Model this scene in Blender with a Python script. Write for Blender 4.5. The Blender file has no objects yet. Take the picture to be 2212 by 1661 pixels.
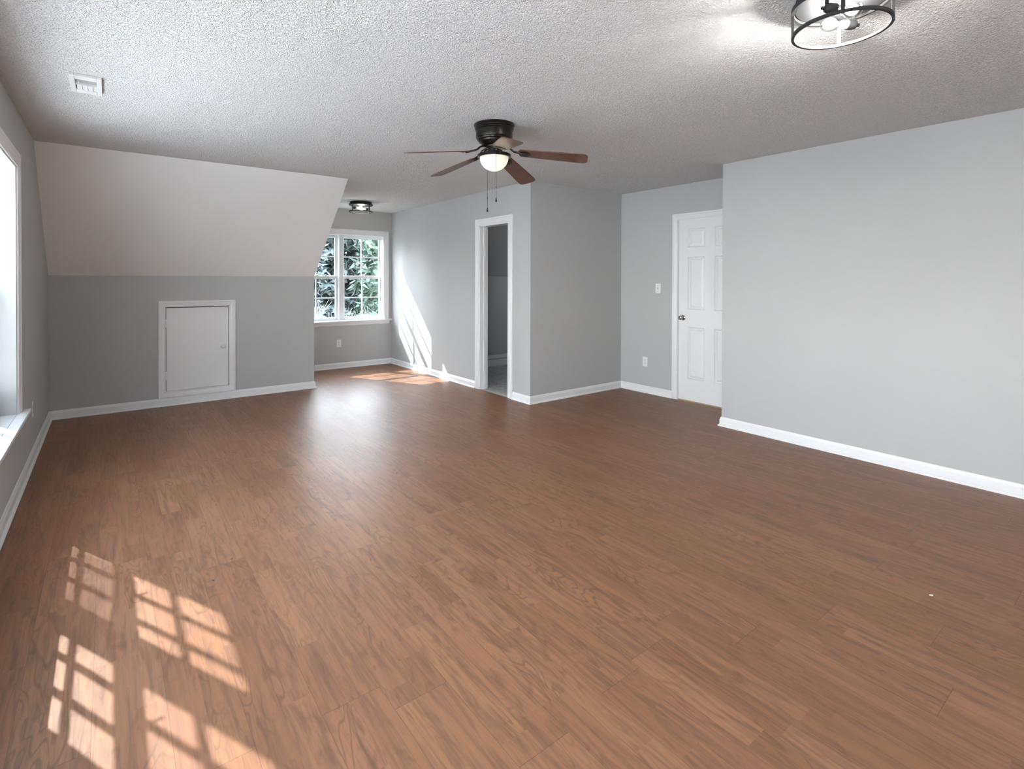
import bpy, bmesh, math, random
from mathutils import Vector, Matrix
PI = math.pi
C = bpy.context.scene.collection
S = bpy.context.scene
random.seed(7)

# ------------------------------------------------------------------ camera
W, Hh = 2212.0, 1661.0
F, CX, CY = 1119.0859, 1063.2688, 613.1421
yaw, pitch, roll = math.radians(-36.5249), math.radians(0.4688), math.radians(0.1051)
cd = bpy.data.cameras.new('camera'); cam = bpy.data.objects.new('camera', cd); C.objects.link(cam)
fw = Vector((math.sin(-yaw)*math.cos(pitch), math.cos(yaw)*math.cos(pitch), -math.sin(pitch)))
r0 = Vector((math.cos(yaw), -math.sin(-yaw), 0)); u0 = r0.cross(fw)
r1 = r0*math.cos(roll)+u0*math.sin(roll); u1 = -r0*math.sin(roll)+u0*math.cos(roll)
m = Matrix((r1, u1, -fw)).transposed().to_4x4(); m.translation = Vector((0, 0, 1.3612))
cam.matrix_world = m
cd.sensor_fit = 'HORIZONTAL'; cd.sensor_width = 36.0; cd.lens = F/W*36.0
cd.shift_x = (W/2-CX)/W; cd.shift_y = (CY-Hh/2)/W
cd.clip_start = 0.05; cd.clip_end = 300
S.camera = cam

# ------------------------------------------------------------------ light and exposure
S.view_settings.view_transform = 'Standard'; S.view_settings.look = 'None'
S.view_settings.gamma = 1; S.view_settings.use_curve_mapping = False
S.view_settings.exposure = 0.56
S.cycles.use_denoising = True
S.cycles.max_bounces = 10; S.cycles.diffuse_bounces = 8; S.cycles.transparent_max_bounces = 12
S.cycles.sample_clamp_indirect = 6
SUN_DIR = Vector((1, -1.955, -1.97)).normalized()
sl = bpy.data.lights.new('sun', 'SUN'); sl.energy = 12.0; sl.angle = math.radians(0.45); sl.color = (1, .97, .94)
sun = bpy.data.objects.new('sun', sl); C.objects.link(sun)
sun.rotation_euler = SUN_DIR.to_track_quat('-Z', 'Y').to_euler(); sun.location = (-20, 40, 40)
wd = bpy.data.worlds.new('sky'); S.world = wd; wd.use_nodes = True
nt = wd.node_tree; bg = nt.nodes['Background']; bg.inputs[1].default_value = 17.5
tc = nt.nodes.new('ShaderNodeTexCoord'); sp = nt.nodes.new('ShaderNodeSeparateXYZ'); cr = nt.nodes.new('ShaderNodeValToRGB')
nt.links.new(tc.outputs['Generated'], sp.inputs[0]); nt.links.new(sp.outputs[2], cr.inputs[0]); nt.links.new(cr.outputs[0], bg.inputs[0])
cr.color_ramp.elements[0].color = (.97, .98, 1, 1); cr.color_ramp.elements[1].color = (.62, .78, 1, 1)

# ------------------------------------------------------------------ key dimensions (metres)
CEIL = 2.44
XL, YK, ZK, YS = -0.466, 6.538, 1.3955, 5.39
XD1, XD2, YW = 2.068, 3.701, 7.757
YB, XB, XR, YR = 4.297, 5.213, 4.598, 2.605
YBACK, T = -1.9, 0.12

# ------------------------------------------------------------------ material helpers
class NM:
    def __init__(s, name):
        s.m = bpy.data.materials.new(name); s.m.use_nodes = True; s.t = s.m.node_tree
        s.b = s.t.nodes['Principled BSDF']; s.out = s.t.nodes['Material Output']
    def n(s, kind, **kw):
        o = s.t.nodes.new(kind)
        for k, v in kw.items():
            if k.startswith('i_'):
                k2 = k[2:]; o.inputs[int(k2) if k2.isdigit() else k2].default_value = v
            else: setattr(o, k, v)
        return o
    def L(s, a, b): s.t.links.new(a, b)
    def math(s, op, a, b=None, c=None):
        o = s.t.nodes.new('ShaderNodeMath'); o.operation = op
        for i, v in enumerate((a, b, c)):
            if v is None: continue
            if isinstance(v, (int, float)): o.inputs[i].default_value = v
            else: s.L(v, o.inputs[i])
        return o.outputs[0]
    def coords(s): return s.n('ShaderNodeTexCoord').outputs['Object']
    def comb(s, x, y, z):
        o = s.t.nodes.new('ShaderNodeCombineXYZ')
        for i, v in enumerate((x, y, z)):
            if isinstance(v, (int, float)): o.inputs[i].default_value = v
            else: s.L(v, o.inputs[i])
        return o.outputs[0]
    def noise(s, vec, scale, detail=2, rough=.5, dist=0):
        o = s.n('ShaderNodeTexNoise'); o.inputs['Scale'].default_value = scale; o.inputs['Detail'].default_value = detail
        o.inputs['Roughness'].default_value = rough; o.inputs['Distortion'].default_value = dist
        if vec is not None: s.L(vec, o.inputs['Vector'])
        return o.outputs['Fac']
    def ramp(s, fac, stops):
        o = s.t.nodes.new('ShaderNodeValToRGB'); e = o.color_ramp.elements
        while len(e) < len(stops): e.new(.5)
        for k, (p, c) in enumerate(stops):
            e[k].position = p; e[k].color = (c, c, c, 1) if isinstance(c, (int, float)) else (*c, 1)
        s.L(fac, o.inputs[0]); return o.outputs[0]
    def mix(s, fac, a, b, mode='MIX'):
        o = s.t.nodes.new('ShaderNodeMix'); o.data_type = 'RGBA'; o.blend_type = mode
        for i, v in ((0, fac), (6, a), (7, b)):
            if isinstance(v, (int, float)): o.inputs[i].default_value = v
            elif isinstance(v, tuple): o.inputs[i].default_value = (*v, 1)
            else: s.L(v, o.inputs[i])
        return o.outputs[2]
    def bump(s, h, strength, dist):
        o = s.n('ShaderNodeBump'); o.inputs['Strength'].default_value = strength; o.inputs['Distance'].default_value = dist
        s.L(h, o.inputs['Height']); s.L(o.outputs[0], s.b.inputs['Normal'])
    def set(s, **kw):
        for k, v in kw.items():
            s.b.inputs[k.replace('_', ' ')].default_value = (*v, 1) if isinstance(v, tuple) else v

def paint(name, col, rough=.6, bump=.0, scale=160, var=.02, dist=.002, metallic=0, spec=.5):
    q = NM(name); v = q.coords()
    nf = q.noise(v, 3, 3)
    a = tuple(c*(1-var) for c in col); b = tuple(min(1, c*(1+var)) for c in col)
    q.L(q.mix(nf, a, b), q.b.inputs['Base Color'])
    q.set(Roughness=rough, Metallic=metallic); q.b.inputs['Specular IOR Level'].default_value = spec
    if bump: q.bump(q.noise(v, scale, 2), bump, dist)
    return q.m

M = {}
M['wall'] = paint('grey_wall_paint', (.455, .457, .455), .62, .25, 190, .015, .0012)
M['slope'] = paint('white_slope_paint', (.90, .91, .915), .7, .35, 120, .015, .0015)
M['trim'] = paint('white_trim_paint', (.80, .805, .81), .32, 0, var=.01)
M['doorpaint'] = paint('white_door_paint', (.80, .805, .815), .38, .12, 260, .01, .0006)
M['plastic'] = paint('white_plastic', (.80, .80, .78), .3, 0, var=.01)
M['slot'] = paint('dark_slot', (.05, .05, .05), .6)
M['vinyl'] = paint('white_vinyl', (.80, .82, .83), .28, 0, var=.01)
M['chrome'] = paint('brushed_nickel', (.55, .54, .52), .22, 0, metallic=1)
M['bronze'] = paint('dark_bronze_metal', (.011, .009, .007), .3, 0, metallic=.6)
M['black'] = paint('matte_black_metal', (.016, .016, .017), .55, 0, metallic=.3)
M['ventmetal'] = paint('white_vent_enamel', (.78, .78, .78), .4)
M['duct'] = paint('grey_duct', (.30, .30, .30), .6)
M['brass'] = paint('worn_brass_lip', (.42, .33, .2), .45, .3, 60)
M['concrete'] = paint('exterior_siding', (.55, .55, .53), .8)
M['bulbbase'] = paint('bulb_screw_base', (.75, .75, .72), .25, 0, metallic=.8)

def ceiling_mat():
    q = NM('popcorn_ceiling'); v = q.coords()
    w = q.noise(v, 62, 2, .55, 1.6)
    f = q.noise(v, 140, 2, .5, .5)
    h = q.math('ADD', q.ramp(w, [(.38, 0.0), (.62, 1.0)]), q.math('MULTIPLY', f, .35))
    q.bump(h, 1.0, .008)
    q.L(q.ramp(w, [(.3, (.88, .885, .885)), (.65, (.94, .945, .945))]), q.b.inputs['Base Color'])
    q.set(Roughness=.9); q.b.inputs['Specular IOR Level'].default_value = .2
    return q.m
M['ceiling'] = ceiling_mat()

def floor_mat():
    q = NM('laminate_floor'); v = q.coords()
    s = q.n('ShaderNodeSeparateXYZ'); q.L(v, s.inputs[0]); X, Y = s.outputs[0], s.outputs[1]
    def rnd(a, b=0.0):
        o = q.n('ShaderNodeTexWhiteNoise', noise_dimensions='2D'); q.L(q.comb(a, b, 0), o.inputs['Vector']); return o.outputs['Value']
    PW, PL, SL = .1925, 1.39, .62
    px = q.math('DIVIDE', q.math('SUBTRACT', X, .724), PW); pi_ = q.math('FLOOR', px); pf = q.math('FRACT', px)
    off = q.math('MULTIPLY', rnd(pi_, 3.3), PL)
    py = q.math('DIVIDE', q.math('ADD', Y, off), PL); pj = q.math('FLOOR', py); pyf = q.math('FRACT', py)
    sx = q.math('MULTIPLY', px, 2.0); si = q.math('FLOOR', sx); sf = q.math('FRACT', sx)
    off2 = q.math('MULTIPLY', rnd(si, 8.1), SL)
    # printed strips run inside each plank
    sy = q.math('DIVIDE', q.math('ADD', Y, off2), SL); sj = q.math('FLOOR', sy)
    tone = rnd(q.math('ADD', si, q.math('MULTIPLY', pj, 17.0)), sj)
    tone2 = rnd(q.math('ADD', si, 91.7), q.math('ADD', sj, q.math('MULTIPLY', pj, 5.0)))
    seed = q.math('MULTIPLY', tone, 37.0)
    # long grain
    g1 = q.noise(q.comb(q.math('MULTIPLY', X, 42.0), q.math('MULTIPLY', Y, 3.0), seed), 1.0, 6, .62, .7)
    g2 = q.noise(q.comb(q.math('MULTIPLY', X, 190.0), q.math('MULTIPLY', Y, 6.0), seed), 1.0, 4, .6, .4)
    # cathedral figure: contour lines of a stretched field
    fld = q.noise(q.comb(q.math('MULTIPLY', X, 9.0), q.math('MULTIPLY', Y, 1.7), seed), 1.0, 1.5, .45, .6)
    rings = q.math('SINE', q.math('MULTIPLY', fld, 95.0))
    blot = q.noise(q.comb(q.math('MULTIPLY', X, 22.0), q.math('MULTIPLY', Y, 5.0), q.math('ADD', seed, 4.0)), 1.0, 4, .6, 1.5)
    figm = q.math('MULTIPLY', q.ramp(q.noise(q.comb(q.math('MULTIPLY', X, 8.0), q.math('MULTIPLY', Y, 1.3), q.math('ADD', seed, 9.0)), 1.0, 1), [(.46, 0.0), (.62, 1.0)]), 1.0)
    base = q.ramp(tone, [(0, (.185, .082, .036)), (.3, (.205, .092, .042)), (.6, (.222, .102, .047)), (.85, (.252, .118, .056)), (1, (.225, .110, .056))])
    base = q.mix(q.math('MULTIPLY', tone2, .35), base, (.25, .105, .06))
    c = q.mix(q.ramp(g1, [(.45, 0.0), (.70, .9)]), base, (.115, .055, .032), 'MIX')
    c = q.mix(q.math('MULTIPLY', q.ramp(g2, [(.45, 0.0), (.75, .30)]), 1.0), c, (.11, .055, .032))
    c = q.mix(q.math('MULTIPLY', figm, q.ramp(rings, [(.5, 0.0), (1.0, .6)])), c, (.095, .045, .025))
    c = q.mix(q.ramp(blot, [(.53, 0.0), (.74, .62)]), c, (.085, .040, .021))
    # printed strip joints and plank joints
    def edge(fr, w): return q.math('LESS_THAN', q.math('MINIMUM', fr, q.math('SUBTRACT', 1.0, fr)), w)
    jo = q.math('MAXIMUM', edge(pf, .0045), edge(pyf, .0008))
    c = q.mix(q.math('MULTIPLY', jo, .55), c, (.05, .028, .018))
    q.L(c, q.b.inputs['Base Color'])
    smudge = q.noise(v, 1.6, 4, .6)
    q.L(q.math('ADD', q.math('MULTIPLY', smudge, .10), q.math('ADD', .33, q.math('MULTIPLY', g2, .06))), q.b.inputs['Roughness'])
    q.b.inputs['Specular IOR Level'].default_value = .42
    h = q.math('SUBTRACT', q.math('MULTIPLY', g2, .22), q.math('MULTIPLY', q.math('MAXIMUM', edge(pf, .008), edge(pyf, .0014)), 1.0))
    q.bump(h, .5, .0018)
    return q.m
M['floor'] = floor_mat()

def blade_mat():
    q = NM('walnut_blade'); v = q.coords()
    mp = q.n('ShaderNodeMapping'); mp.inputs['Scale'].default_value = (6, 70, 20); q.L(v, mp.inputs[0])
    g = q.noise(mp.outputs[0], 1.0, 5, .6, .8)
    q.L(q.ramp(g, [(.3, (.055, .022, .012)), (.7, (.13, .048, .022))]), q.b.inputs['Base Color'])
    q.set(Roughness=.32); return q.m
M['blade'] = blade_mat()

def glass_mat(name, tint=(.97, .985, .98), refl=1.0):
    q = NM(name); t = q.t
    tr = q.n('ShaderNodeBsdfTransparent'); tr.inputs[0].default_value = (*tint, 1)
    gl = q.n('ShaderNodeBsdfGlossy'); gl.inputs['Roughness'].default_value = .02
    lw = q.n('ShaderNodeLayerWeight'); lw.inputs[0].default_value = .5
    fr = q.math('MULTIPLY_ADD', q.math('POWER', lw.outputs['Facing'], 5.0), .6*refl, .03*refl)
    mx = q.n('ShaderNodeMixShader'); q.L(fr, mx.inputs[0]); q.L(tr.outputs[0], mx.inputs[1]); q.L(gl.outputs[0], mx.inputs[2])
    q.L(mx.outputs[0], q.out.inputs[0]); return q.m
M['glass'] = glass_mat('window_glass')
M['bulbglass'] = glass_mat('clear_bulb_glass', (.9, .9, .9), 2.5)

def screen_mat():
    q = NM('sun_dimming_mesh')  # partly opaque sheet that weakens the sunlight passing through
    tr = q.n('ShaderNodeBsdfTransparent'); df = q.n('ShaderNodeBsdfDiffuse'); df.inputs[0].default_value = (.08, .08, .08, 1)
    mx = q.n('ShaderNodeMixShader'); mx.inputs[0].default_value = .45
    q.L(tr.outputs[0], mx.inputs[1]); q.L(df.outputs[0], mx.inputs[2]); q.L(mx.outputs[0], q.out.inputs[0]); return q.m
M['screen'] = screen_mat()

def emit_mat(name, col, st):
    q = NM(name); q.set(Base_Color=col, Emission_Color=col); q.b.inputs['Emission Strength'].default_value = st; return q.m
M['filament'] = emit_mat('glowing_filament', (1, .97, .93), 820)
M['filament_dim'] = emit_mat('dimmer_glowing_filament', (1, .96, .90), 110)
M['lampcore'] = emit_mat('glowing_bulb', (1, .95, .86), 150)

def bowl_mat():
    q = NM('frosted_glass_bowl')
    tl = q.n('ShaderNodeBsdfTranslucent'); tl.inputs[0].default_value = (.86, .85, .80, 1)
    df = q.n('ShaderNodeBsdfDiffuse'); df.inputs[0].default_value = (.75, .74, .70, 1)
    gl = q.n('ShaderNodeBsdfGlossy'); gl.inputs['Roughness'].default_value = .15
    a = q.n('ShaderNodeMixShader'); a.inputs[0].default_value = .4; q.L(tl.outputs[0], a.inputs[1]); q.L(df.outputs[0], a.inputs[2])
    b = q.n('ShaderNodeMixShader'); b.inputs[0].default_value = .06; q.L(a.outputs[0], b.inputs[1]); q.L(gl.outputs[0], b.inputs[2])
    q.L(b.outputs[0], q.out.inputs[0]); return q.m
M['bowl'] = bowl_mat()

def closet_floor():
    q = NM('light_carpet'); v = q.coords()
    q.L(q.ramp(q.noise(v, 14, 5, .7), [(.3, (.34, .33, .31)), (.7, (.60, .59, .57))]), q.b.inputs['Base Color'])
    q.set(Roughness=.95); q.bump(q.noise(v, 300, 2), .6, .004); return q.m
M['carpet'] = closet_floor()
def leaf_mat(name, a, b):
    q = NM(name); v = q.coords()
    q.L(q.ramp(q.noise(v, 2.2, 4, .7), [(.3, a), (.7, b)]), q.b.inputs['Base Color']); q.set(Roughness=.5); return q.m
M['leaf'] = leaf_mat('pine_needles', (.005, .010, .009), (.016, .030, .024))
M['leaf_light'] = leaf_mat('pale_leaves', (.015, .028, .022), (.05, .08, .05))
M['bark'] = paint('tree_bark', (.10, .09, .08), .9, .6, 30, .3, .02)
M['twig'] = paint('pale_twigs', (.09, .095, .09), .8)
M['reflector'] = paint('pale_bounce_ground', (.84, .82, .79), .9, .3, 8, .06)  # kept very pale so the unseen ground throws light up indoors
M['ground'] = leaf_mat('leaf_litter_ground', (.03, .035, .03), (.07, .07, .05))

# ------------------------------------------------------------------ mesh helpers
def box(bm, x0, x1, y0, y1, z0, z1, mi=0):
    vs = [bm.verts.new((x, y, z)) for x in (x0, x1) for y in (y0, y1) for z in (z0, z1)]
    for f in ((0, 1, 3, 2), (4, 6, 7, 5), (0, 4, 5, 1), (2, 3, 7, 6), (0, 2, 6, 4), (1, 5, 7, 3)):
        bm.faces.new([vs[i] for i in f]).material_index = mi
def prism(bm, pts, axis, a, b):
    """pts in the plane normal to axis ('x': (y,z); 'y': (x,z); 'z': (x,y)), extruded from a to b"""
    def P(p, t): return {'x': (t, p[0], p[1]), 'y': (p[0], t, p[1]), 'z': (p[0], p[1], t)}[axis]
    A = [bm.verts.new(P(p, a)) for p in pts]; B = [bm.verts.new(P(p, b)) for p in pts]; n = len(pts)
    bm.faces.new(A); bm.faces.new(B[::-1])
    for i in range(n): bm.faces.new((A[i], B[i], B[(i+1) % n], A[(i+1) % n]))
def lathe(bm, prof, n=48, c=(0, 0, 0), axis='z', cap=True):
    rings = []
    for r, z in prof:
        ring = []
        for k in range(n):
            a = 2*PI*k/n; p = (r*math.cos(a), r*math.sin(a), z)
            if axis == 'x': p = (p[2], p[0], p[1])
            if axis == 'y': p = (p[0], p[2], p[1])
            ring.append(bm.verts.new((p[0]+c[0], p[1]+c[1], p[2]+c[2])))
        rings.append(ring)
    for A, B in zip(rings, rings[1:]):
        for k in range(n): bm.faces.new((A[k], A[(k+1) % n], B[(k+1) % n], B[k]))
    if cap: bm.faces.new(rings[0][::-1]); bm.faces.new(rings[-1])
def tube(bm, pts, rad, n=8, cap=True):
    pts = [Vector(p) for p in pts]; rings = []; up = None
    for i, p in enumerate(pts):
        d = (pts[min(i+1, len(pts)-1)]-pts[max(i-1, 0)]).normalized()
        if up is None: up = d.orthogonal().normalized()
        else: up = (up-d*up.dot(d)).normalized()
        s = d.cross(up); r = rad[i] if isinstance(rad, (list, tuple)) else rad
        rings.append([bm.verts.new(p+up*math.cos(2*PI*k/n)*r+s*math.sin(2*PI*k/n)*r) for k in range(n)])
    for A, B in zip(rings, rings[1:]):
        for k in range(n): bm.faces.new((A[k], A[(k+1) % n], B[(k+1) % n], B[k]))
    if cap: bm.faces.new(rings[0][::-1]); bm.faces.new(rings[-1])
def sweep(bm, path, profile, closed=False):
    """path: list of (point, dir_s, dir_d) already mitred; profile: (s, d) pairs"""
    rings = [[bm.verts.new(p+ds*s+dd*d) for s, d in profile] for p, ds, dd in path]; n = len(profile)
    pr = list(zip(rings, rings[1:])) + ([(rings[-1], rings[0])] if closed else [])
    for A, B in pr:
        for k in range(n): bm.faces.new((A[k], A[(k+1) % n], B[(k+1) % n], B[k]))
    if not closed: bm.faces.new(rings[0][::-1]); bm.faces.new(rings[-1])
def obj(name, bm, mats, parent=None, smooth=None, bevel=0, loc=None):
    bmesh.ops.recalc_face_normals(bm, faces=bm.faces)
    me = bpy.data.meshes.new(name); bm.to_mesh(me); bm.free()
    for mt in (mats if isinstance(mats, (list, tuple)) else [mats]): me.materials.append(mt)
    o = bpy.data.objects.new(name, me); C.objects.link(o)
    if parent is not None: o.parent = parent
    if loc: o.location = loc
    if smooth is not None:
        for p in me.polygons: p.use_smooth = True
        me.set_sharp_from_angle(angle=math.radians(smooth))
    if bevel:
        b = o.modifiers.new('bevel', 'BEVEL'); b.width = bevel; b.segments = 2; b.limit_method = 'ANGLE'
    return o
def tag(o, label, cat, group=None, kind=None):
    o['label'] = label; o['category'] = cat
    if group: o['group'] = group
    if kind: o['kind'] = kind
    return o
def empty(name, loc=(0, 0, 0), rz=0.0):
    o = bpy.data.objects.new(name, None); C.objects.link(o); o.location = loc; o.rotation_euler = (0, 0, rz); o.empty_display_size = .1
    return o
def struct(name, bm, mat, label, cat, **kw):
    return tag(obj(name, bm, mat, **kw), label, cat, kind='structure')

# ------------------------------------------------------------------ room shell
WX = XL-.20           # outer face of the gable wall
LW = dict(y0=2.05, y1=4.38, z0=.50, z1=2.06)    # left window opening
DW = dict(x0=2.18, x1=3.58, z0=.705, z1=2.065)  # dormer window opening

bm = bmesh.new(); box(bm, WX, XD2+.0, YBACK-T, YK+.02, -.12, 0); box(bm, XD2-.0, XB+.25, YBACK-T, 4.36, -.12, 0)
box(bm, XD1-.1, XD2, YK+.02, YW+.22, -.12, 0)
struct('floor', bm, M['floor'], 'warm brown wood laminate floor with planks running toward the dormer', 'floor')
bm = bmesh.new(); box(bm, XD2, 6.4, 4.36, YK+.3, -.12, -.004)
struct('floor_closet', bm, M['carpet'], 'pale mottled floor seen through the open doorway', 'floor')
bm = bmesh.new(); box(bm, WX, 6.4, YBACK-T, YS+.25, CEIL, CEIL+.15); box(bm, XD1-.12, XD2+.12, YS+.25, YW+.22, CEIL, CEIL+.15)
struct('ceiling', bm, M['ceiling'], 'white popcorn textured ceiling', 'ceiling')

# gable wall on the left with its window opening
bm = bmesh.new()
L3 = -2.75            # offset of an added, unseen window that brings in more daylight
for (a, b) in ((YBACK-T, LW['y0']+L3), (LW['y1']+L3, LW['y0']), (LW['y1'], YK+.2)): box(bm, WX, XL, a, b, -.1, CEIL)
for k in (0, L3): box(bm, WX, XL, LW['y0']+k, LW['y1']+k, -.1, LW['z0']); box(bm, WX, XL, LW['y0']+k, LW['y1']+k, LW['z1'], CEIL)
struct('wall_left', bm, M['wall'], 'grey wall at the left edge holding the deep white window', 'wall')
# knee wall under the slope
AD = dict(x0=.487, x1=1.105, z0=.149, z1=1.061)
bm = bmesh.new(); y1 = YK+.1
box(bm, XL, AD['x0'], YK, y1, 0, ZK); box(bm, AD['x1'], XD1, YK, y1, 0, ZK)
box(bm, AD['x0'], AD['x1'], YK, y1, 0, AD['z0']); box(bm, AD['x0'], AD['x1'], YK, y1, AD['z1'], ZK)
struct('wall_back', bm, M['wall'], 'low grey knee wall with the small access door', 'wall')
sd = Vector((0, YK-YS, ZK-CEIL)).normalized(); sn = Vector((0, -sd.z, sd.y))
bm = bmesh.new(); q0 = Vector((0, YS, CEIL)); q1 = Vector((0, YK, ZK)); e = .12
prism(bm, [(q0.y, q0.z), (q1.y, q1.z), (q1.y+.12, q1.z), (q1.y+.12+e*.2, q1.z+.03), (q0.y+.16, q0.z+.02)], 'x', WX, XD1)
struct('ceiling_slope', bm, M['slope'], 'smooth white sloping ceiling above the low grey knee wall', 'ceiling')
# dormer walls
bm = bmesh.new(); prism(bm, [(YK+.10, -.05), (YW+.2, -.05), (YW+.2, CEIL+.01), (YS+.19, CEIL+.01), (YK+.13, ZK+.02), (YK+.10, ZK)], 'x', XD1-.1, XD1-.0005)
struct('wall_dormer_left', bm, M['wall'], 'narrow grey cheek wall on the left of the dormer recess', 'wall')
bm = bmesh.new(); y1 = YW+.2
box(bm, XD1-.1, DW['x0'], YW, y1, -.05, CEIL); box(bm, DW['x1'], XD2+.12, YW, y1, -.05, CEIL)
box(bm, DW['x0'], DW['x1'], YW, y1, -.05, DW['z0']); box(bm, DW['x0'], DW['x1'], YW, y1, DW['z1'], CEIL)
struct('wall_dormer_back', bm, M['wall'], 'grey dormer end wall around the paired window', 'wall')
DO = dict(y0=4.68, y1=5.262, z1=2.03)
bm = bmesh.new(); x1 = XD2+.115
box(bm, XD2, x1, YB, DO['y0'], 0, CEIL); box(bm, XD2, x1, DO['y1'], YW, 0, CEIL); box(bm, XD2, x1, DO['y0'], DO['y1'], DO['z1'], CEIL)
struct('wall_dormer_right', bm, M['wall'], 'pale grey wall with the open doorway and slanted sun patch', 'wall')
bm = bmesh.new(); box(bm, x1, XB+.2, YB, YB+.1, -.01, CEIL)
struct('wall_alcove_back', bm, M['wall'], 'darker grey wall between open doorway and the white panelled door alcove', 'wall')
D1 = dict(y0=2.724, y1=3.484, z1=2.045)
bm = bmesh.new(); x2 = XB+.2
box(bm, XB, x2, D1['y1'], YB, -.01, CEIL); box(bm, XB, x2, 2.45, D1['y0'], -.01, CEIL); box(bm, XB, x2, D1['y0'], D1['y1'], D1['z1'], CEIL)
box(bm, XB+.16, x2, D1['y0'], D1['y1'], -.01, D1['z1'])
struct('wall_alcove_right', bm, M['wall'], 'grey alcove wall carrying the white six-panel door', 'wall')
bm = bmesh.new(); box(bm, XR, XB+.2, YBACK-T, YR, -.01, CEIL)
struct('wall_right', bm, M['wall'], 'large plain grey wall filling the right side', 'wall')
bm = bmesh.new(); box(bm, WX, XR, YBACK-T, YBACK, -.01, CEIL)
struct('wall_front', bm, M['wall'], 'grey wall behind the viewpoint', 'wall')
# closet beyond the doorway
bm = bmesh.new()
box(bm, x1, 6.4, YK, YK+.1, -.01, ZK+.03)
struct('wall_closet_back', bm, M['wall'], 'grey low wall seen deep inside the open doorway', 'wall')
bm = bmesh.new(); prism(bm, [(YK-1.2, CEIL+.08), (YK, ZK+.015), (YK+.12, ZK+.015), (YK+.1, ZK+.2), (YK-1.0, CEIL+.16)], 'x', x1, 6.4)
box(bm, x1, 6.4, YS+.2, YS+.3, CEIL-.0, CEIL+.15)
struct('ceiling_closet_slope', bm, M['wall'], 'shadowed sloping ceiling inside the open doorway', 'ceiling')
bm = bmesh.new()
for (a, b, c, d) in ((4.36, 5.08, -.01, CEIL), (5.52, YK, -.01, CEIL), (5.08, 5.52, -.01, 1.2), (5.08, 5.52, 1.6, CEIL)): box(bm, 6.3, 6.4, a, b, c, d)
box(bm, XB+.2, 6.4, 4.3, 4.4, -.01, CEIL)
struct('wall_closet_right', bm, M['wall'], 'grey wall closing off the space beyond the doorway', 'wall')

# ------------------------------------------------------------------ trim
BASE = [(0, 0), (.026, 0), (.0255, .006), (.0225, .012), (.0175, .0165), (.013, .018), (.013, .060), (.0125, .064), (.009, .069), (.0075, .075), (.006, .080), (.002, .085), (0, .085)]
def baseboard(name, runs, label):
    """runs: (p0, p1, normal, e0, e1), e = -1 inner mitre, +1 outer mitre, 0 butt"""
    bm = bmesh.new()
    for p0, p1, nrm, e0, e1 in runs:
        p0 = Vector((*p0, 0)); p1 = Vector((*p1, 0)); n = Vector((*nrm, 0)); d = (p1-p0).normalized()
        A = [bm.verts.new(p0+n*q[0]+Vector((0, 0, q[1]))-d*(q[0]*e0)) for q in BASE]
        B = [bm.verts.new(p1+n*q[0]+Vector((0, 0, q[1]))+d*(q[0]*e1)) for q in BASE]
        k = len(BASE)
        for i in range(k): bm.faces.new((A[i], A[(i+1) % k], B[(i+1) % k], B[i]))
        bm.faces.new(A[::-1]); bm.faces.new(B)
    return struct(name, bm, M['trim'], label, 'baseboard')
baseboard('baseboard_left', [((XL, YBACK), (XL, YK), (1, 0), 0, -1)], 'white baseboard with shoe moulding along the window wall at left')
baseboard('baseboard_back', [((XL, YK), (XD1, YK), (0, -1), -1, 1), ((XD1, YK), (XD1, YW), (1, 0), 1, -1)], 'white baseboard below the small access door in the knee wall')
baseboard('baseboard_dormer', [((XD1, YW), (XD2, YW), (0, -1), -1, -1), ((XD2, YW), (XD2, 5.345), (-1, 0), -1, 0)], 'white baseboard wrapping the sunlit dormer corner under the window')
baseboard('baseboard_alcove', [((XD2, 4.60), (XD2, YB), (-1, 0), 0, 1), ((XD2, YB), (XB, YB), (0, -1), 1, -1), ((XB, YB), (XB, 3.55), (-1, 0), -1, 0)], 'white baseboard along the dark wall from open doorway to panelled door')
baseboard('baseboard_right', [((XR, YBACK), (XR, YR), (-1, 0), 0, 1), ((XR, YR), (XB, YR), (0, 1), 1, 0)], 'white baseboard along the large plain right wall')
baseboard('baseboard_front', [((XL, YBACK), (XR, YBACK), (0, 1), 0, 0)], 'white baseboard on the wall behind the viewpoint')

def casing_profile(w, t=.017):
    return [(0, 0), (0, t*.55), (w*.10, t*.62), (w*.16, t*.5), (w*.22, t*.5), (w*.50, t*.78), (w*.66, t*.80), (w*.72, t), (w*.94, t), (w, t*.85), (w, 0)]
def casing(bm, O, U, V, N, u0, u1, v0, v1, w, four=False, t=.017):
    """moulded frame around an opening: U along, V up, N out of the wall"""
    P = lambda u, v: O+U*u+V*v
    pr = casing_profile(w, t)
    if four: path = [(P(u0, v0), -U-V, N), (P(u0, v1), -U+V, N), (P(u1, v1), U+V, N), (P(u1, v0), U-V, N)]; sweep(bm, path, pr, True)
    else: path = [(P(u0, v0), -U, N), (P(u0, v1), -U+V, N), (P(u1, v1), U+V, N), (P(u1, v0), U, N)]; sweep(bm, path, pr)

ux, uy, uz = Vector((1, 0, 0)), Vector((0, 1, 0)), Vector((0, 0, 1))
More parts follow.
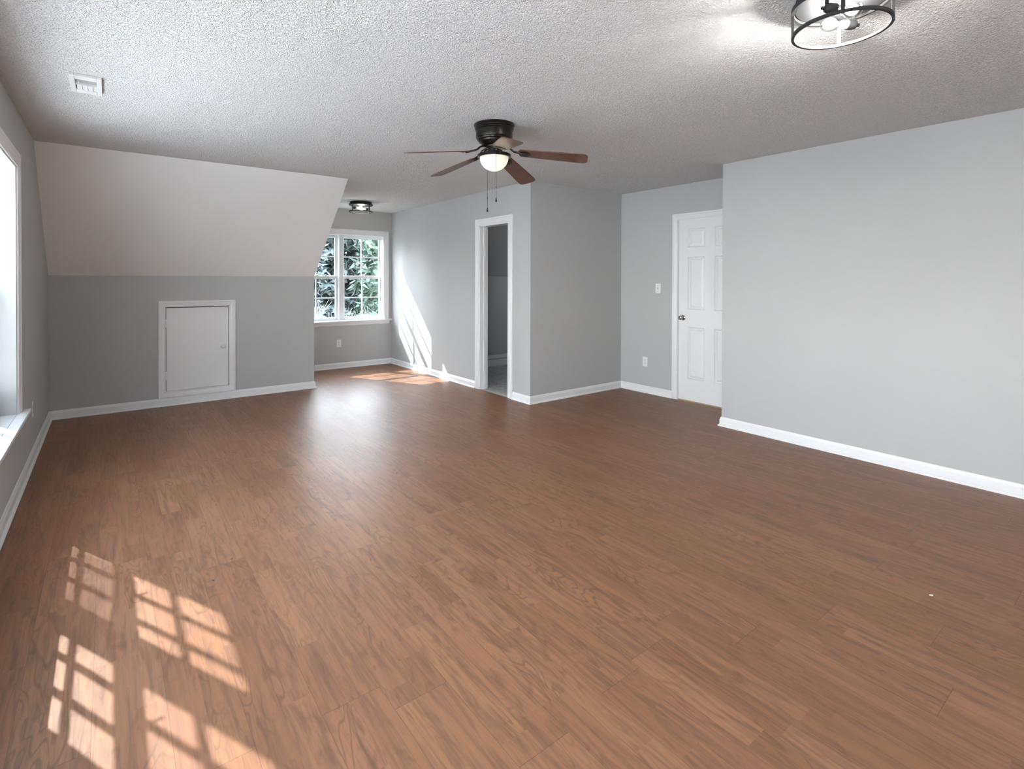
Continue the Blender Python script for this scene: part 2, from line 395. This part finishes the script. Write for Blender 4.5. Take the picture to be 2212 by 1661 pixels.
# open doorway trim
bm = bmesh.new()
casing(bm, Vector((XD2, 0, 0)), uy, uz, -ux, DO['y0']-.002, DO['y1']+.0, 0, DO['z1'], .078)
casing(bm, Vector((XD2+.115, 0, 0)), uy, uz, ux, DO['y0']-.002, DO['y1']+.0, 0, DO['z1'], .07)
a, b = XD2-.001, XD2+.116
box(bm, a, b, DO['y1']-.016, DO['y1'], -.003, DO['z1']); box(bm, a, b, DO['y0'], DO['y0']+.016, -.003, DO['z1']); box(bm, a, b, DO['y0'], DO['y1'], DO['z1']-.016, DO['z1'])
box(bm, a+.05, a+.085, DO['y1']-.028, DO['y1']-.016, -.003, DO['z1']-.016); box(bm, a+.05, a+.085, DO['y0']+.016, DO['y0']+.028, -.003, DO['z1']-.016)
struct('trim_doorway', bm, M['trim'], 'white moulded frame of the open doorway beside the sun patch', 'door frame')
# trim inside the closet
bm = bmesh.new()
box(bm, 3.83, 6.3, YK-.014, YK, .118, .178); box(bm, 3.83, 6.3, YK-.022, YK, 0, .105)
struct('trim_closet', bm, M['trim'], 'pale skirting boards at the foot of the wall inside the doorway', 'trim')
bm = bmesh.new(); box(bm, 4.2, 5.9, YK-.016, YK-.001, .19, 1.066); box(bm, 4.15, 5.95, YK-.006, YK-.001, 1.082, 1.16)
tag(obj('access_panel', bm, M['wall'], bevel=.001), 'flat grey panel on the low wall inside the open doorway', 'panel')

# ------------------------------------------------------------------ panelled door in the alcove
def door_slab(bm, w, h, t, cols, rows, lo=0):
    """raised-panel leaf in local (x along width, y depth with face at y=0, z up)"""
    xs = sorted({0, w, *[c for p in cols for c in p]}); zs = sorted({lo, h, *[c for p in rows for c in p]})
    for i in range(len(xs)-1):
        for j in range(len(zs)-1):
            x0, x1, z0, z1 = xs[i], xs[i+1], zs[j], zs[j+1]
            if (x0, x1) in cols and (z0, z1) in rows:
                lv = [(0, 0), (.010, .012), (.022, .012), (.040, .002), (.040, .002)]
                prev = None
                for s, d in lv[:4]:
                    ring = [bm.verts.new(p) for p in ((x0+s, d, z0+s), (x1-s, d, z0+s), (x1-s, d, z1-s), (x0+s, d, z1-s))]
                    if prev:
                        for k in range(4): bm.faces.new((prev[k], prev[(k+1) % 4], ring[(k+1) % 4], ring[k]))
                    prev = ring
                bm.faces.new(prev)
            else:
                bm.faces.new([bm.verts.new(p) for p in ((x0, 0, z0), (x1, 0, z0), (x1, 0, z1), (x0, 0, z1))])
    for a, b in (((0, lo), (w, lo)), ((w, lo), (w, h)), ((w, h), (0, h)), ((0, h), (0, lo))):
        bm.faces.new([bm.verts.new(p) for p in ((a[0], 0, a[1]), (b[0], 0, b[1]), (b[0], t, b[1]), (a[0], t, a[1]))])
    bm.faces.new([bm.verts.new(p) for p in ((0, t, lo), (w, t, lo), (w, t, h), (0, t, h))])
    bmesh.ops.remove_doubles(bm, verts=bm.verts, dist=1e-5)
d1 = tag(empty('door_1', (XB, D1['y1'], 0), -PI/2), 'white six-panel door with round metal knob, partly hidden by the right wall', 'door', kind='structure')
# local frame of d1: x -> -Y world, y -> +X world
w = D1['y1']-D1['y0']-.012
bm = bmesh.new(); door_slab(bm, w, 2.030, .035, [(.112, .318), (.430, .636)], [(.240, .822), (1.020, 1.608), (1.715, 1.925)])
obj('door_leaf', bm, M['doorpaint'], d1, loc=(.006, .010, .012))
bm = bmesh.new()
casing(bm, Vector((0, 0, 0)), ux, uz, -uy, .0, w+.012, 0, D1['z1'], .066)
box(bm, -.0, .0045, -.0005, .15, 0, D1['z1']); box(bm, w+.0075, w+.012, -.0005, .15, 0, D1['z1']); box(bm, 0, w+.012, -.0005, .15, D1['z1']-.003, D1['z1'])
obj('door_frame', bm, M['trim'], d1)
bm = bmesh.new(); lathe(bm, [(.001, -.066), (.016, -.066), (.024, -.060), (.027, -.050), (.025, -.040), (.015, -.032), (.011, -.028), (.011, -.012), (.026, -.010), (.031, -.005), (.031, .0)], 32, (.062, .010, .935), 'y')
obj('door_knob', bm, M['chrome'], d1, smooth=40)
bm = bmesh.new(); box(bm, .005, w+.007, .012, .06, .0, .011); box(bm, .03, w-.05, .004, .02, .0, .006)
obj('threshold', bm, M['brass'], d1)['label'] = 'worn tan strip under the door'

# ------------------------------------------------------------------ access door in the knee wall
d2 = tag(empty('door_2', (AD['x0'], YK, 0)), 'small white flat access door in a moulded frame in the knee wall', 'door', kind='structure')
w, z0, z1 = AD['x1']-AD['x0'], AD['z0'], AD['z1']
bm = bmesh.new(); casing(bm, Vector((0, 0, 0)), ux, uz, -uy, 0, w, z0, z1, .064, True, .02)
for (a, b, c, d) in ((0, .003, z0, z1), (w-.003, w, z0, z1), (0, w, z0, z0+.003), (0, w, z1-.003, z1)): box(bm, a, b, -.001, .09, c, d)
obj('door_frame', bm, M['trim'], d2)
bm = bmesh.new(); box(bm, .008, w-.009, -.004, .016, z0+.007, z1-.012)
obj('door_leaf', bm, M['trim'], d2, bevel=.0015)
bm = bmesh.new(); box(bm, .003, w-.003, .03, .05, z0+.003, z1-.003); obj('backing_board', bm, M['slot'], d2)
for z in (.885, .325):
    bm = bmesh.new(); lathe(bm, [(.0055, z-.044), (.0055, z+.044)], 16, (.003, -.012, 0)); box(bm, -.012, .0, -.012, -.009, z-.04, z+.04); box(bm, .006, .018, -.009, -.004, z-.04, z+.04)
    obj('hinge', bm, M['trim'], d2, smooth=40)
bm = bmesh.new(); lathe(bm, [(.001, -.048), (.013, -.047), (.021, -.040), (.0225, -.032), (.017, -.023), (.010, -.017), (.010, -.008), (.015, -.004)], 28, (.549, 0, .603), 'y')
obj('door_knob', bm, M['trim'], d2, smooth=50)

# ------------------------------------------------------------------ windows
def rail_frame(bm, x0, x1, z0, z1, y0, y1, l, r, b, t):
    box(bm, x0, x0+l, y0, y1, z0, z1); box(bm, x1-r, x1, y0, y1, z0, z1)
    box(bm, x0+l, x1-r, y0, y1, z0, z0+b); box(bm, x0+l, x1-r, y0, y1, z1-t, z1)
def window(name, loc, rz, u0, u1, z0, z1, units, cols, rows, yup, ylo, zm, stool, label, wcas, screen=(), apron=True, mull=None, sub=0):
    """units: (sash u0, sash u1) list; yup / ylo: depth of upper and lower glass; zm: lower glass top, rail top, upper rail bottom, upper glass bottom"""
    r = tag(empty(name, loc, rz), label, 'window', kind='structure')
    bm = bmesh.new(); casing(bm, Vector((0, 0, 0)), ux, uz, -uy, u0, u1, stool[0], z1, wcas, t=.018)
    obj('casing', bm, M['trim'], r)
    D = .198; j = .012
    bm = bmesh.new()
    for (a, b, c, d) in ((u0-.001, u0+j, z0, z1+.001), (u1-j, u1+.001, z0, z1+.001), (u0, u1, z1-j, z1+.001), (u0, u1, z0-.0, z0+.006)): box(bm, a, b, -.0005, D, c, d)
    if sub: box(bm, u0, u1, ylo-.03, D, z0, stool[0]+sub)
    for (a, b) in zip(units, units[1:]):
        box(bm, a[1], b[0], mull, D, z0, z1)
    for (a, b) in units:   # stops
        for x in (a, b):
            box(bm, x-.007, x+.007, ylo-.033, ylo-.020, z0, z1)
    obj('window_frame', bm, M['vinyl'], r)
    bm = bmesh.new(); box(bm, u0+.001, u1-.001, 0, D-.01, stool[0]-.02, stool[0]+.0005); box(bm, stool[1], stool[2], -stool[3], .0, stool[0]-.024, stool[0])
    obj('stool', bm, M['trim'], r, bevel=.004)
    if apron:
        bm = bmesh.new(); a, b, zt = stool[1]+.035, stool[2]-.035, stool[0]-.024
        prism(bm, [(-.0005, zt), (-.019, zt), (-.019, zt-.012), (-.014, zt-.02), (-.012, zt-.04), (-.006, zt-.052), (-.0005, zt-.056)], 'x', a, b)
        obj('apron', bm, M['trim'], r)
    zb, zt = stool[0]+sub, z1-j
    for k, (a, b) in enumerate(units):
        st = .042; mt = .016
        g0, g1 = a+st, b-st
        for part, y, s0, s1, gz0, gz1 in (('sash', ylo, zb+.002, zm[1], zb+.052, zm[0]), ('sash', yup, zm[2], zt, zm[3], zt-.046)):
            bm = bmesh.new(); rail_frame(bm, a, b, s0, s1, y-.017, y+.017, st, st, gz0-s0, s1-gz1)
            for c in range(1, cols):
                x = g0+(g1-g0)*c/cols; box(bm, x-mt/2, x+mt/2, y-.011, y+.011, gz0-.001, gz1+.001)
            for c in range(1, rows):
                z = gz0+(gz1-gz0)*c/rows; box(bm, g0-.001, g1+.001, y-.0105, y+.0105, z-mt/2, z+mt/2)
            sh = obj('sash', bm, M['vinyl'], r, bevel=.002)
            bm = bmesh.new(); box(bm, g0-.004, g1+.004, y-.0015, y+.0015, gz0-.004, gz1+.004); obj('pane', bm, M['glass'], sh)
            if y == ylo:
                bm = bmesh.new(); cx = (a+b)/2; box(bm, cx-.03, cx+.03, y-.012, y+.012, s1, s1+.008)
                lathe(bm, [(.012, s1+.008), (.012, s1+.018), (.006, s1+.022)], 20, (cx, y, 0)); tube(bm, [(cx, y-.004, s1+.016), (cx+.03, y-.022, s1+.03), (cx+.05, y-.03, s1+.05)], .005)
                obj('sash_lock', bm, M['vinyl'], sh, smooth=40)
                if k in screen:
                    bm = bmesh.new(); box(bm, g0-.03, g1+.03, y+.055, y+.056, gz0-.03, s1+.02); obj('added_dimming_screen', bm, M['screen'], sh)  # unseen sheet added outside the sash to dim its sun patch
    return r
window('window_1', (0, YW, 0), 0, 2.185, 3.575, .725, 2.06, [(2.180, 2.851), (2.912, 3.582)], 2, 2, .143, .108, (1.37, 1.412, 1.378, 1.42),
       (.725, 2.075, 3.695, .045), 'pair of white sash windows with small panes at the end of the dormer', .074, mull=.05)
# left window: local x = world Y, local y = -X world
window('window_2', (XL, 0, 0), PI/2, 2.05, 4.40, .50, 2.07, [(2.074, 2.774), (2.867, 3.567), (3.66, 4.372)], 3, 2, .174, .139, (1.27, 1.337, 1.305, 1.37),
       (.51, 1.91, 4.54, .056), 'deep white window with a projecting sill at the left edge', .084, screen=(2,), apron=False, mull=.108, sub=.11)

window('added_window_left', (XL, L3, 0), PI/2, 2.05, 4.40, .50, 2.07, [(2.074, 2.774), (2.867, 3.567), (3.66, 4.372)], 3, 2, .174, .139, (1.27, 1.337, 1.305, 1.37),
       (.51, 1.91, 4.54, .056), 'unseen copy of the left window, added beside the viewpoint for more daylight', .084, apron=False, mull=.108, sub=.11)  # out of view, added to let more daylight in

w4 = tag(empty('added_window_closet', (6.3, 5.3, 0)), 'small unseen window added to light the space beyond the doorway', 'window', kind='structure')  # unseen opening added so skylight reaches the closet
bm = bmesh.new(); rail_frame(bm, -.22, .22, 1.2, 1.6, .02, .06, .05, .05, .05, .05); bmesh.ops.rotate(bm, verts=bm.verts, matrix=Matrix.Rotation(-PI/2, 3, 'Z')); obj('window_frame', bm, M['vinyl'], w4)
bm = bmesh.new(); box(bm, .038, .042, -.18, .18, 1.24, 1.56); obj('pane', bm, M['glass'], w4)

# ------------------------------------------------------------------ electrical plates
def plate(name, loc, rz, label, cat, kind, group=None):
    r = tag(empty(name, loc, rz), label, cat, group)
    bm = bmesh.new(); box(bm, -.036, .036, -.006, 0, -.058, .058); obj('cover_plate', bm, M['plastic'], r, bevel=.003)
    if kind == 'outlet':
        for z in (.02, -.02):
            bm = bmesh.new(); prism(bm, [(.0155*math.cos(t)*1.05, z+max(-.013, min(.013, .0165*math.sin(t)))) for t in [2*PI*k/24 for k in range(24)]], 'y', -.0085, -.005)
            s = obj('socket', bm, M['plastic'], r)
            bm = bmesh.new(); box(bm, -.0075, -.005, -.0089, -.0083, z-.001, z+.008); box(bm, .005, .0075, -.0089, -.0083, z-.001, z+.008); lathe(bm, [(.0026, -.0089), (.0026, -.0083)], 12, (0, 0, z-.007), 'y')
            obj('slot', bm, M['slot'], s)
        bm = bmesh.new(); lathe(bm, [(.003, -.0072), (.003, -.0055)], 12, (0, 0, 0), 'y'); obj('screw', bm, M['chrome'], r)
    else:
        bm = bmesh.new(); box(bm, -.005, .005, -.0072, -.005, -.012, .012); obj('switch_slot', bm, M['slot'], r)
        bm = bmesh.new(); prism(bm, [(-.006, -.006), (-.019, .006), (-.019, .010), (-.006, .007)], 'x', -.0035, .0035); obj('toggle', bm, M['plastic'], r)
        for z in (.03, -.03):
            bm = bmesh.new(); lathe(bm, [(.003, -.0072), (.003, -.0055)], 12, (0, 0, z), 'y'); obj('screw', bm, M['chrome'], r)
    return r
plate('wall_outlet', (2.828, YW, .38), 0, 'white power outlet on the dormer wall below the paired window', 'outlet', 'outlet')
plate('wall_outlet', (XB, 3.925, .374), -PI/2, 'white power outlet low on the alcove wall left of the panelled door', 'outlet', 'outlet')
plate('wall_outlet', (XL, 5.175, .38), PI/2, 'outlet plate seen edge-on on the left wall beyond the window sill', 'outlet', 'outlet')
plate('light_switch', (XB, 3.746, 1.262), -PI/2, 'white light switch on the wall beside the six-panel door', 'switch', 'switch')

# ------------------------------------------------------------------ ceiling vent
v = tag(empty('ceiling_vent', (-.095, 3.635, CEIL)), 'white rectangular air vent on the ceiling near the left wall', 'vent')
bm = bmesh.new(); hx, hy, t = .070, .150, .016; ix, iy = .047, .094
for (a, b, c, d) in ((-hx, -ix, -hy, hy), (ix, hx, -hy, hy), (-ix, ix, -hy, -iy), (-ix, ix, iy, hy)): box(bm, a, b, c, d, -t, 0)
obj('vent_frame', bm, M['ventmetal'], v, bevel=.003)
bm = bmesh.new(); box(bm, -ix, ix, -iy, iy, -.003, -.001); obj('duct_opening', bm, M['duct'], v)
bm = bmesh.new()
for k in range(4):
    x = -ix+.006+k*.024; prism(bm, [(x, -.012), (x+.0225, -.015), (x+.0225, -.0135), (x, -.0105)], 'y', .003, iy)
box(bm, -ix, ix, -.003, .003, -.0155, -.003)
obj('louvre', bm, M['ventmetal'], v)
bm = bmesh.new(); tube(bm, [(-.03, -.06, -.012), (-.03, -.06, -.024)], .004); obj('damper_lever', bm, M['ventmetal'], v)

# ------------------------------------------------------------------ ceiling fan
FC = (2.17, 2.91)
fan = tag(empty('ceiling_fan', (FC[0], FC[1], CEIL)), 'dark bronze ceiling fan with five walnut blades and a lit frosted bowl', 'ceiling fan')
bm = bmesh.new(); lathe(bm, [(.142, 0), (.142, -.010), (.137, -.016), (.137, -.026), (.133, -.030), (.133, -.038), (.128, -.042), (.128, -.088), (.126, -.094), (.121, -.098), (.119, -.106), (.110, -.112), (.106, -.122), (.090, -.132), (.084, -.142), (.060, -.146)], 64)
obj('motor_housing', bm, M['bronze'], fan, smooth=30)
bm = bmesh.new(); lathe(bm, [(.060, -.146), (.058, -.158), (.046, -.162), (.044, -.185), (.050, -.190), (.062, -.197), (.105, -.203), (.1165, -.208), (.1165, -.222), (.112, -.226), (.104, -.226)], 64)
obj('light_fitter', bm, M['bronze'], fan, smooth=30)
bm = bmesh.new()
pr = [(.100*math.sin(a)+.0005, -.226-.094*math.cos(a)+.0) for a in [PI/2*k/14 for k in range(15)]]
pr2 = [(.096*math.sin(a)+.0004, -.226-.090*math.cos(a)) for a in [PI/2*k/14 for k in range(14, -1, -1)]]
lathe(bm, pr+pr2, 64, cap=False); bowl = obj('glass_bowl', bm, M['bowl'], fan, smooth=60)
bm = bmesh.new(); lathe(bm, [(.001, -.300), (.014, -.297), (.020, -.287), (.022, -.275), (.018, -.262), (.012, -.250), (.012, -.228)], 24)
obj('light_bulb', bm, M['lampcore'], fan, smooth=60)
for k in range(5):
    th = math.radians(27.2+72*k)
    # blade: local x outward; pitch about x; droop about y
    R = Matrix.Rotation(th, 4, 'Z') @ Matrix.Translation((.10, 0, -.190)) @ Matrix.Rotation(math.radians((11, 8, 8, 8.5, 7)[k]), 4, 'Y') @ Matrix.Rotation(math.radians(-12), 4, 'X')
    bm = bmesh.new(); L0, L1 = .085, .548; pts = []
    def hw(x): s = (x-L0)/(L1-L0); return .053+.015*min(1, s*1.3)
    N = 14
    xs = [L0+(L1-.035-L0)*i/N for i in range(N+1)]
    top = [(x, hw(x)) for x in xs] + [(L1-.035+.035*math.sin(a), hw(L1)-.035+.035*math.cos(a)) for a in [PI/2*i/6 for i in range(1, 7)]]
    bot = [(x, -y) for x, y in top][::-1]
    start = [(L0-.012, -.030), (L0-.012, .030)]
    prism(bm, start+top+bot, 'z', -.003, .003)
    bmesh.ops.transform(bm, matrix=R, verts=bm.verts)
    bl = obj('blade', bm, M['blade'], fan, bevel=.0015)
    bm = bmesh.new()
    prism(bm, [(.075, -.012), (.088, -.036), (.125, -.040), (.150, -.022), (.155, 0), (.150, .022), (.125, .040), (.088, .036), (.075, .012)], 'z', -.0065, -.003)
    for (x, y) in ((.105, -.022), (.105, .022), (.140, 0)): lathe(bm, [(.005, -.009), (.005, -.0065)], 12, (x, y, 0))
    bmesh.ops.transform(bm, matrix=R, verts=bm.verts)
    A = R @ Vector((.085, 0, -.005)); c, s_ = math.cos(th), math.sin(th)
    for o in (-.012, .012):
        P0 = Vector((.062*c-o*s_*.7, .062*s_+o*c*.7, -.150)); P1 = Vector((.105*c-o*s_, .105*s_+o*c, -.160)); P2 = Vector((.135*c-o*s_, .135*s_+o*c, -.187))
        tube(bm, [P0, P0.lerp(P1, .6), P1, P1.lerp(P2, .6), P2, A+Vector((.01*c-o*s_, .01*s_+o*c, 0)), A+Vector((.03*c-o*s_, .03*s_+o*c, -.004))], .0055, 8)
    obj('blade_iron', bm, M['bronze'], bl, smooth=40)
rt = Vector((.804, -.595, 0)); fv = Vector((.595, .804, 0))
for (off, zb, zt) in ((rt*-.048+fv*.105, -.590, -.215), (rt*.013-fv*.108, -.551, -.215)):
    bm = bmesh.new(); tube(bm, [off+Vector((0, 0, zt)), off+Vector((0, 0, zb+.03))], .0013, 6)
    for z in (zb+.10,): lathe(bm, [(.0028, z-.004), (.0028, z+.004)], 10, tuple(off))
    ch = obj('pull_chain', bm, M['bronze'], fan)
    bm = bmesh.new(); lathe(bm, [(.0015, zb+.032), (.003, zb+.026), (.006, zb+.012), (.0065, zb+.004), (.004, zb-.001), (.001, zb-.002)], 16, tuple(off)); obj('pull_knob', bm, M['black'], ch, smooth=50)

# ------------------------------------------------------------------ cage ceiling lights
def cage_light(label):
    r = tag(empty('cage_ceiling_light', (0, 0, CEIL)), label, 'ceiling light', 'black drum cage ceiling lights')
    bm = bmesh.new(); lathe(bm, [(.148, 0), (.148, -.038), (.146, -.040), (.002, -.040)], 64); obj('canopy', bm, M['black'], r, smooth=30)
    def band(z0, z1, ri=.152, ro=.162):
        bm = bmesh.new(); lathe(bm, [(ri, z0), (ro, z0), (ro, z1), (ri, z1), (ri, z0)], 72, cap=False); return bm
    obj('top_ring', band(-.048, -.030), M['black'], r, smooth=30)
    obj('bottom_ring', band(-.141, -.130), M['black'], r, smooth=30)
    for k in range(4):
        a = math.radians(53+k*90); bm = bmesh.new()
        box(bm, .1525, .1615, -.0065, .0065, -.135, -.035); bmesh.ops.rotate(bm, verts=bm.verts, matrix=Matrix.Rotation(a, 3, 'Z')); obj('cage_bar', bm, M['black'], r)
    for sgn in (1, -1):
        # socket lies along local x, bulb points back across the centre
        y = .052*sgn; z = -.088
        def X(v): return (v+.03)*sgn
        bm = bmesh.new()
        prf = [(.008, .078), (.010, .076), (.016, .070), (.0185, .060), (.0185, .036), (.016, .036)]
        lathe(bm, [(a, X(b)) for a, b in prf], 28, (0, y, z), 'x')
        box(bm, min(X(.064), X(.070)), max(X(.064), X(.070)), y-.008, y+.008, z, -.039)
        lathe(bm, [(.006, X(.076)), (.006, X(.088))], 12, (0, y, z), 'x')
        so = obj('lamp_socket', bm, M['black'], r, smooth=35)
        bm = bmesh.new(); lathe(bm, [(.0155, X(.037)), (.0165, X(.034)), (.015, X(.031)), (.0165, X(.028)), (.015, X(.025)), (.0165, X(.022)), (.014, X(.016))], 28, (0, y, z), 'x'); obj('screw_base', bm, M['bulbbase'], so, smooth=35)
        bm = bmesh.new(); pf = [(.014, .016), (.016, .006), (.022, -.008), (.028, -.022), (.030, -.034), (.028, -.047), (.021, -.058), (.011, -.064), (.001, -.066)]
        lathe(bm, [(a, X(b)) for a, b in pf], 32, (0, y, z), 'x'); bu = obj('light_bulb', bm, M['bulbglass'], r, smooth=60)
        bm = bmesh.new(); lathe(bm, [(.004, X(.006)), (.009, X(-.008)), (.017, X(-.020)), (.020, X(-.032)), (.016, X(-.044)), (.006, X(-.051))], 20, (0, y, z), 'x'); obj('filament', bm, M['filament'], bu, smooth=60)
    return r
l1 = cage_light('larger black cage ceiling light at the top edge, with glowing clear bulbs')
def dup(root, loc, rz, label, dim=False):
    r = root.copy(); C.objects.link(r); r.location = loc; r.rotation_euler = (0, 0, rz); r['label'] = label
    for ch in list(root.children):
        c = ch.copy(); C.objects.link(c); c.parent = r
        for g in list(ch.children):
            d = g.copy(); C.objects.link(d); d.parent = c
            if dim and g.name.startswith('filament'): d.data = g.data.copy(); d.data.materials[0] = M['filament_dim']
    return r
l1.location = (2.217, .793, CEIL); l1.rotation_euler = (0, 0, math.radians(-31))
l_fill = dup(l1, (2.217, -1.0, CEIL), math.radians(-31), 'unseen third cage ceiling light, added behind the viewpoint as fill light')  # unseen lamp added to fill the ceiling and walls with light
l2 = dup(l1, (2.839, 6.92, CEIL), math.radians(-30), 'small distant cage ceiling light hanging in front of the dormer window wall', True)

# ------------------------------------------------------------------ bits on the floor
def crumb(x, y, s, mat, label, group=None, name='crumb'):
    bm = bmesh.new(); bmesh.ops.create_icosphere(bm, subdivisions=1, radius=1)
    rr = random.Random(int(x*991+y*77))
    for v_ in bm.verts: v_.co = Vector((v_.co.x*s*(.7+.8*rr.random()), v_.co.y*s*.6*(.6+.7*rr.random()), (v_.co.z+1)*.5*s*.4))
    bmesh.ops.rotate(bm, verts=bm.verts, matrix=Matrix.Rotation(rr.random()*3, 3, 'Z'))
    return tag(obj(name, bm, mat, loc=(x, y, 0)), label, 'debris', group)
crumb(2.852, .659, .009, M['trim'], 'tiny white paint chip on the floor near the right wall', name='paint_chip')
for (x, y, s) in [(.478, 2.77, .008), (.375, 2.62, .009), (.62, 3.22, .005), (1.02, 3.72, .006), (.91, 3.52, .005), (.66, 2.88, .004), (1.62, 3.31, .006), (1.72, 3.55, .005), (1.05, 5.30, .007), (.44, 2.98, .004)]:
    crumb(x, y, s, M['slot'], 'dark speck of grit lying on the wood floor', 'dark grit specks on the floor')

# ------------------------------------------------------------------ outdoors
bm = bmesh.new(); box(bm, -90, 120, YW+.6, 200, -3.2, -3.0); 
struct('ground_outside', bm, M['ground'], 'shaded leaf-strewn ground seen through the dormer window', 'ground')
bm = bmesh.new(); box(bm, -60, -1.2, -40, YW+.6, -3.2, -3.0); box(bm, -1.2, 60, -60, -2.6, -3.2, -3.0)
struct('ground_reflector', bm, M['reflector'], 'added unseen pale drive below the left windows, outside the view', 'ground')  # added below the windows to bounce light onto the ceiling
def leaf_cloud(bm, rr, c, R, n, size):
    for _ in range(n):
        d = Vector((rr.gauss(0, 1), rr.gauss(0, 1), rr.gauss(0, 1))).normalized()*(rr.random()**.4)
        p = Vector(c)+Vector((d.x*R[0], d.y*R[1], d.z*R[2]))
        a = Vector((rr.uniform(-1, 1), rr.uniform(-1, 1), rr.uniform(-1, 1))).normalized(); b = a.orthogonal().normalized()
        l, w_ = size*rr.uniform(.6, 1.4), size*rr.uniform(.2, .4)
        bm.faces.new([bm.verts.new(q) for q in (p-a*l, p+b*w_, p+a*l, p-b*w_)])
def tree(x, y, h, R, n, mat, label, size=.22, name='tree'):
    rr = random.Random(int(x*13+y*7)); t_ = tag(empty(name, (x, y, -3.0)), label, 'tree')
    bm = bmesh.new(); tube(bm, [(0, 0, 0), (.05, .02, h*.3), (-.04, .03, h*.6), (.02, 0, h*.95)], [.16, .13, .09, .03], 10)
    for k in range(16):
        z = h*(.25+.6*k/16); a = rr.uniform(0, 6.28); l = R*rr.uniform(.6, .95)
        tube(bm, [(0, 0, z), (l*.5*math.cos(a), l*.5*math.sin(a), z+.2), (l*math.cos(a), l*math.sin(a), z+.15)], [.04, .025, .01], 6)
    obj('trunk', bm, M['bark'], t_)
    bm = bmesh.new()
    for k in range(n):
        z = h*rr.uniform(.05, 1.0); q = R*(1.1-.65*z/h)*rr.uniform(.3, 1); a = rr.uniform(0, 6.28)
        leaf_cloud(bm, rr, (q*math.cos(a), q*math.sin(a), z), (.6, .6, .4), 60, size)
        if k % 2: continue
        core = bmesh.ops.create_icosphere(bm, subdivisions=2, radius=.5)['verts']; cc = Vector((q*.85*math.cos(a), q*.85*math.sin(a), z))
        for v_ in core: v_.co = cc+Vector((v_.co.x, v_.co.y, v_.co.z*.75))*rr.uniform(.75, 1.2)
    obj('foliage', bm, mat, t_)
    return t_
tree(8.9, 24.0, 8.3, 2.8, 240, M['leaf'], 'dark green evergreen filling the upper panes of the right dormer sash')
tree(8.35, 17.2, 7.0, 1.6, 150, M['leaf_light'], 'lighter green leafy tree at the right of the dormer window view')
tree(5.0, 19.6, 7.6, 1.9, 210, M['leaf'], 'blue-green evergreen behind the left dormer sash')
tree(14.5, 25.0, 9, 2.6, 210, M['leaf'], 'tall dark evergreen standing behind the lighter leafy tree')
tree(.4, 23.0, 7.5, 2.6, 180, M['leaf'], 'evergreen further left beyond the dormer')
def copy_tree(o, loc, sc, rz, label, group):
    c = o.copy(); C.objects.link(c); c.location = loc; c.scale = sc; c.rotation_euler = (0, 0, rz); c['label'] = label; c['group'] = group
    for ch in list(o.children):
        d = ch.copy(); C.objects.link(d); d.parent = c
    return c
wood = tree(1.0, 36.0, 7.6, 3.0, 150, M['leaf'], 'dark tree in the woodland row far beyond the dormer window', .4)
wood['group'] = 'distant woodland row'
for k in range(1, 12):
    copy_tree(wood, (1.0+3.1*k, 36.0+8.5*(k % 3), -3.0), (1, 1, .9+.05*((k*3) % 5)), k*1.3, wood['label'], wood['group'])
def bare_shrub(x, y, h, label, seed):
    rr = random.Random(seed); bm = bmesh.new()
    def grow(p, d, l, r_, k):
        q = p+d*l; tube(bm, [p, p.lerp(q, .5)+Vector((rr.uniform(-.05, .05), rr.uniform(-.05, .05), 0))*l, q], [r_, r_*.85, r_*.7], 5)
        if k:
            for _ in range(3):
                nd = (d+Vector((rr.uniform(-.7, .7), rr.uniform(-.7, .7), rr.uniform(-.15, .5)))).normalized(); grow(q, nd, l*rr.uniform(.62, .85), r_*.68, k-1)
    for _ in range(3): grow(Vector((0, 0, 0)), Vector((rr.uniform(-.3, .3), rr.uniform(-.3, .3), 1)).normalized(), h*.3, .035, 5)
    o = obj('bare_shrub', bm, M['twig']); o.location = (x, y, -3.0); return tag(o, label, 'shrub')
for k, (x, y) in enumerate(((-4.2, 18.0), (-9.0, 14.5), (-9.5, 22.5), (-15.0, 18.0), (-4.5, 29.0), (-14.0, 29.0))):
    copy_tree(wood, (x, y, -3.0), (.85, .85, 1.05), k*1.1, 'unseen dark tree added at the far left to block skylight from the dormer', 'added trees blocking skylight')  # unseen trees added to keep sky glow off the dormer wall
def evergreen_shrub(x, y, h, R, label, seed):
    rr = random.Random(seed); t_ = tag(empty('evergreen_shrub', (x, y, -3.0)), label, 'shrub'); bm = bmesh.new()
    tube(bm, [(0, 0, 0), (.05, 0, h*.4), (0, .05, h*.8)], [.07, .05, .02], 8); obj('stem', bm, M['bark'], t_)
    bm = bmesh.new()
    for k in range(70):
        z = h*rr.uniform(.05, .93); q = R*rr.uniform(.1, .75); a = rr.uniform(0, 6.28); c = Vector((q*math.cos(a), q*math.sin(a), z))
        leaf_cloud(bm, rr, c, (.45, .45, .35), 45, .16)
        core = bmesh.ops.create_icosphere(bm, subdivisions=2, radius=.3)['verts']
        for v_ in core: v_.co = c*1.0+v_.co*rr.uniform(.7, 1.2)
    obj('foliage', bm, M['leaf'], t_)
evergreen_shrub(4.2, 15.4, 3.6, 1.25, 'dense dark shrub low behind the left dormer sash', 1)
evergreen_shrub(6.5, 14.4, 3.3, 1.2, 'dense dark shrub low behind the right dormer sash', 2)
evergreen_shrub(1.9, 14.6, 3.2, 1.0, 'dense dark shrub further left in the yard outside the dormer', 3)
bare_shrub(3.75, 11.9, 3.9, 'bare pale branching shrub in the lower panes of the left dormer sash', 3)
bare_shrub(6.3, 12.2, 2.9, 'bare pale shrub in the lower panes of the right dormer sash', 8)
